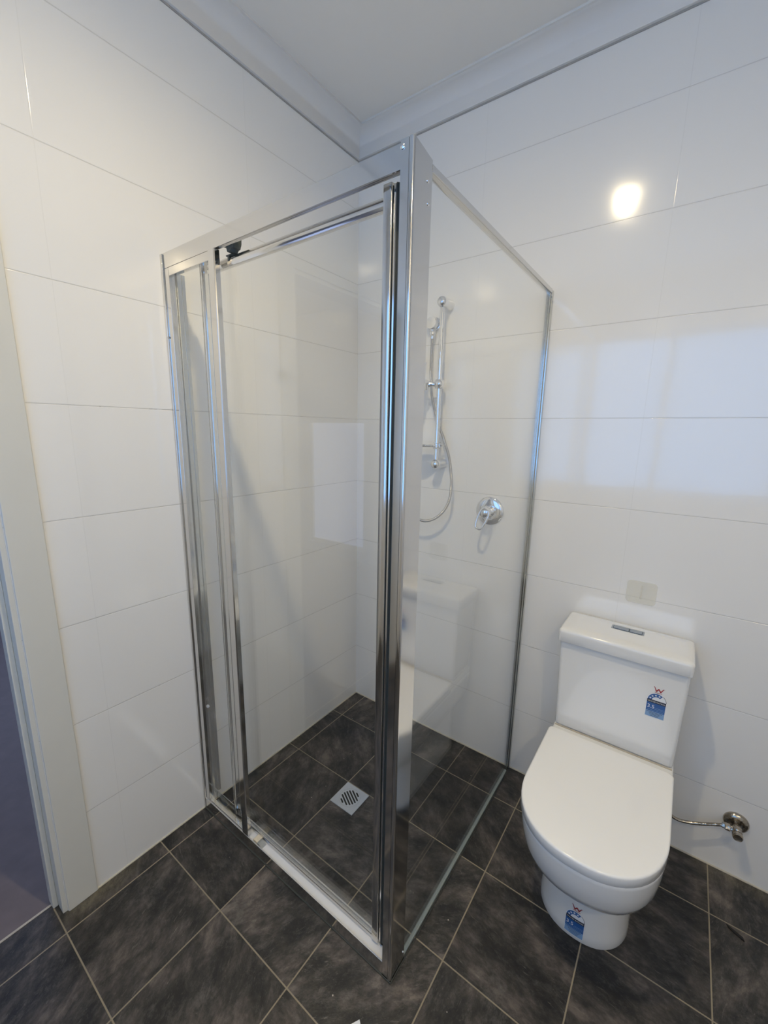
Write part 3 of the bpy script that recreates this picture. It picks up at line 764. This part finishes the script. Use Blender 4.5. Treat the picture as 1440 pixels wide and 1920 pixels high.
# water rating stickers
def text_bm(txt, size):
    cu = bpy.data.curves.new('t', 'FONT'); cu.body = txt; cu.size = size; cu.resolution_u = 3
    o = bpy.data.objects.new('t', cu); COL.objects.link(o)
    dg = bpy.context.evaluated_depsgraph_get(); me = bpy.data.meshes.new_from_object(o.evaluated_get(dg))
    bpy.data.objects.remove(o); bpy.data.curves.remove(cu)
    return me
SM = ['white', 'blue', 'navy', 'paleblue', 'red']
def sticker(name, mapf, parent, label, w_=0.050, h_=0.082, with_w=True):
    """flat label in (s, t, lift): s 0..w, t 0..h, mapped onto the surface by mapf"""
    bm = newbm()
    def strip(rows, mi, lift):   # rows: list of (t, s0, s1)
        prev = None; fine = [rows[0]]
        for (t0, a0, b0), (t1, a1, b1) in zip(rows, rows[1:]):
            q = max(1, int(abs(t1-t0)/0.003))
            fine += [(t0+(t1-t0)*k/q, a0+(a1-a0)*k/q, b0+(b1-b0)*k/q) for k in range(1, q+1)]
        rows = fine
        for t, a, b in rows:
            n = 10; cur = [bm.verts.new(mapf(a+(b-a)*k/n, t, lift)) for k in range(n+1)]
            if prev:
                for k in range(n):
                    f = bm.faces.new((prev[k], prev[k+1], cur[k+1], cur[k])); f.material_index = mi
            prev = cur
    r = w_/2; ta = h_-r*0.98
    def arch(inset, t0, mi, lift, n=14):
        rows = [(t0, inset, w_-inset)]
        for k in range(1, n+1):
            a = k/n*PI/2*0.985; rr = r-inset
            rows.append((ta+rr*math.sin(a), r-rr*math.cos(a), r+rr*math.cos(a)))
        rows[0] = (t0, inset, w_-inset); strip(rows, mi, lift)
    arch(0.0, 0.0, 0, 0.0002)                                  # white backing
    # blue band over the first three quarters of the arch
    def sector(r0, r1, a0, a1, mi, lift, n=20):
        A = []; 
        for k in range(n+1):
            a = a0+(a1-a0)*k/n
            A.append((bm.verts.new(mapf(r+r0*math.cos(a), ta+r0*math.sin(a), lift)), bm.verts.new(mapf(r+r1*math.cos(a), ta+r1*math.sin(a), lift))))
        for (p, q), (p2, q2) in zip(A, A[1:]): bm.faces.new((p, q, q2, p2)).material_index = mi
    sector(r*0.50, r*0.93, PI, PI*0.30, 1, 0.0004)
    sector(r*0.95, r*0.99, PI*0.30, 0.02, 2, 0.0004)
    for a in (PI*0.90, PI*0.74, PI*0.57, PI*0.40):             # the stars
        cx, cy = r+r*0.715*math.cos(a), ta+r*0.715*math.sin(a)
        vs = []
        for k in range(10):
            q = PI/2+k*PI/5; rr = r*0.135 if k % 2 == 0 else r*0.075
            vs.append(bm.verts.new(mapf(cx+rr*math.cos(q), cy+rr*math.sin(q), 0.0006)))
        bm.faces.new(vs).material_index = 0
    strip([(ta-h_*0.115, 0.0008, w_-0.0008), (ta+h_*0.01, 0.0008, w_-0.0008)], 2, 0.0005)     # black band
    strip([(h_*0.245, 0.0008, w_-0.0008), (ta-h_*0.115, 0.0008, w_-0.0008)], 1, 0.0004)       # blue field
    strip([(0.001, 0.0008, w_-0.0008), (h_*0.245, 0.0008, w_-0.0008)], 3, 0.0004)             # pale field
    for t, a, b in ((h_*0.205, 0.08, 0.88), (h_*0.155, 0.20, 0.80), (h_*0.105, 0.24, 0.74), (h_*0.055, 0.30, 0.70)):
        strip([(t-0.0006, w_*a, w_*b), (t+0.0006, w_*a, w_*b)], 2, 0.0005)
    for t, a, b in ((h_*0.40, 0.50, 0.95), (h_*0.35, 0.44, 0.95), (h_*0.29, 0.06, 0.92)):
        strip([(t-0.0005, w_*a, w_*b), (t+0.0005, w_*a, w_*b)], 3, 0.0005)
    for txt, size, s0, t0 in (('3.5', 0.0165, 0.0025, h_*0.365), ('WATER RATING', 0.0060, 0.0030, ta-h_*0.085)):
        me = text_bm(txt, size)
        n0 = len(bm.verts); bm.from_mesh(me); bm.verts.ensure_lookup_table()
        for v in bm.verts[n0:]: v.co = mapf(s0+v.co.x, t0+v.co.y, 0.0006)
        for f in bm.faces:
            if all(v.index >= n0 or v.index == -1 for v in f.verts): pass
        bm.faces.ensure_lookup_table()
        for f in bm.faces[len(bm.faces)-len(me.polygons):]: f.material_index = 0
        bpy.data.meshes.remove(me)
    o = obj(name, bm, [M[k] for k in SM], parent, smooth=False); plabel(o, label)
    # certification W above
    if with_w:
        bm = newbm(); cx = w_*0.52; b0 = h_+0.0075; s = 0.0275
        P = [(-.52, .50), (-.40, .50), (-.20, .10), (-.03, .36), (.03, .36), (.20, .10), (.40, .44), (.55, .44), (.44, .36), (.24, -.06), (.15, -.06), (0.0, .20), (-.15, -.06), (-.25, -.06), (-.42, .40)]
        bm.faces.new([bm.verts.new(mapf(cx+x*s, b0+y*s, 0.0003)) for x, y in P])
        bm.faces.new([bm.verts.new(mapf(cx+x*s, b0+y*s, 0.0003)) for x, y in ((-.38, -.14), (.38, -.14), (.30, -.19), (-.30, -.19))])
        f = bm.faces.new([bm.verts.new(mapf(cx+x*s, b0+y*s, 0.0003)) for x, y in ((-.14, -.24), (.14, -.24), (.14, -.27), (-.14, -.27))]); f.material_index = 1
        o2 = obj('w_mark', bm, [M['red'], M['navy']], o, smooth=False); plabel(o2, 'small red W mark')
    return o
sticker('rating_sticker', lambda s, t, l: (1.3190+s, -0.18395-l+0.0004*(0.62-(0.577+t)), 0.5765+t), e, 'blue and black water rating sticker on the cistern front')
def ped(s, t, l):
    x = 1.2130+s; z = 0.0145+t*0.98
    # pedestal front at this height (superellipse of the lower sections)
    pts = [(0.004, .1240, -.5145), (0.030, .1225, -.5125), (0.100, .1200, -.5105), (0.170, .1195, -.513)]
    for (z0, w0, f0), (z1, w1, f1) in zip(pts, pts[1:]):
        if z <= z1 or z1 == 0.170:
            q = (z-z0)/(z1-z0); wd = w0+(w1-w0)*q; fr = f0+(f1-f0)*q; break
    n = 2.2
    y = -.38-((.38*-1)-fr)*(1-(abs(x-PC)/wd)**n)**(1/n)
    return (x, y-l-0.0010, z)
sticker('rating_sticker', ped, e, 'second water rating sticker low on the pedestal front')
settle(e, (TC, -0.25, 0.0))

# ------------------------------------------------------------------ stop valve and supply hose
e = empty('stop_valve', None, 'tarnished chrome stop valve with supply hose on the wall behind the toilet', 'valve')
VX, VZ = 1.6055, 0.203
bm = newbm(); lathe(bm, (VX, 0.0, VZ), (0, -1, 0), [(0.0, 0.0330), (0.003, 0.0335), (0.008, 0.0320), (0.0125, 0.0270), (0.0145, 0.0210), (0.012, 0.0150), (0.012, 0.0)], 44)
obj('wall_flange', bm, M['valve'], e)
bm = newbm()
lathe(bm, (VX, -0.010, VZ), (0, -1, 0), [(0.0, 0.0105), (0.016, 0.0105), (0.018, 0.0125), (0.040, 0.0125), (0.042, 0.0100), (0.048, 0.0100), (0.048, 0.0)], 24)
lathe(bm, (VX-0.002, -0.040, VZ), (-1, 0, -0.05), [(0.0, 0.0075), (0.014, 0.0075), (0.015, 0.0110), (0.027, 0.0110), (0.029, 0.0085), (0.036, 0.0080), (0.036, 0.0)], 6)
obj('valve_body', bm, M['valve'], e)
bm = newbm(); lathe(bm, (VX, -0.058, VZ), (0, -1, 0), [(0.0, 0.0), (0.0, 0.0125), (0.003, 0.0140), (0.012, 0.0135), (0.015, 0.0115), (0.0135, 0.0080), (0.0135, 0.0)], 20)
obj('valve_cap', bm, M['valve'], e)
bm = newbm()
sp_ = smooth_path([(VX-0.034, -0.040, VZ-0.001), (1.548, -0.042, 0.190), (1.515, -0.046, 0.174), (1.480, -0.052, 0.163), (1.445, -0.060, 0.165), (1.405, -0.066, 0.195), (1.372, -0.072, 0.225)], 14)
tube(bm, sp_, lambda i: 0.0050+0.0002*(i % 2), 12)
obj('supply_hose', bm, M['valve'], e)
settle(e, (VX, 0.0, VZ))

# ------------------------------------------------------------------ floor waste
e = empty('floor_drain', None, 'square silver floor drain with diagonal slots in the shower floor', 'drain')
DX, DY = 0.4193, -0.5465
bm = newbm(); box(bm, DX-0.0555, DX+0.0555, DY-0.0545, DY+0.0545, 0.0, 0.003)
pl = obj('drain_plate', bm, M['drain'], e, bevel=0.0008)
bm = newbm()
tube(bm, [(DX+0.042*math.cos(2*PI*k/60), DY+0.042*math.sin(2*PI*k/60), 0.0026) for k in range(60)], 0.0006, 6, True)
obj('grate_ring', bm, M['button'], pl)
bm = newbm()
ang = math.radians(-29.0); ca, sa = math.cos(ang), math.sin(ang)
lens_ = [0.016, 0.048, 0.058, 0.060, 0.058, 0.048, 0.016]
for k, ln in enumerate(lens_):
    o_ = (k-3)*0.0112
    if k in (0, 6): o_ *= 0.98
    pts = []
    wd = 0.0031
    for j in range(9): a = PI/2-j/8*PI; pts.append((ln/2+wd*math.cos(a), o_+wd*math.sin(a)))
    for j in range(9): a = -PI/2-j/8*PI; pts.append((-ln/2+wd*math.cos(a), o_+wd*math.sin(a)))
    prism(bm, [(DX+x*ca-y*sa, DY+x*sa+y*ca) for x, y in pts], 'z', 0.0022, 0.00335)
obj('drain_slots', bm, M['black'], pl, smooth=False)
settle(e, (DX, DY, 0.0))

# ------------------------------------------------------------------ small things
bm = newbm()
loft(bm, [[(x, y, z) for x, y_, z in []] or [(p[0], -0.0006, p[1]) for p in [(q[0], q[1]) for q in rrect(1.211, 1.2985, 0.868, 0.946, 0, 0.012)]],
          [(p[0], -0.0030, p[1]) for p in [(q[0], q[1]) for q in rrect(1.211, 1.2985, 0.868, 0.946, 0, 0.012)]]])
box(bm, 1.2530, 1.2570, -0.0048, -0.0031, 0.885, 0.932)
tag(obj('adhesive_pad', bm, M['pad'], bevel=0.0006), 'clear adhesive hook pad stuck on the tiles above the cistern', 'adhesive pad')
bm = newbm()
prism(bm, [(1.6005, -0.1960), (1.6065, -0.2060), (1.6400, -0.2220), (1.6365, -0.2120)], 'z', 0.0005, 0.004)
tag(obj('black_offcut', bm, M['black']), 'thin black plastic offcut lying on the floor right of the toilet', 'offcut')
bm = newbm()
prism(bm, [(0.8525, -1.0180), (0.8380, -1.0420), (0.8760, -1.0350)], 'z', 0.0005, 0.0015)
tag(obj('paper_scrap', bm, M['white'], smooth=False), 'tiny white paper scrap on the dark floor near the corner post', 'scrap')
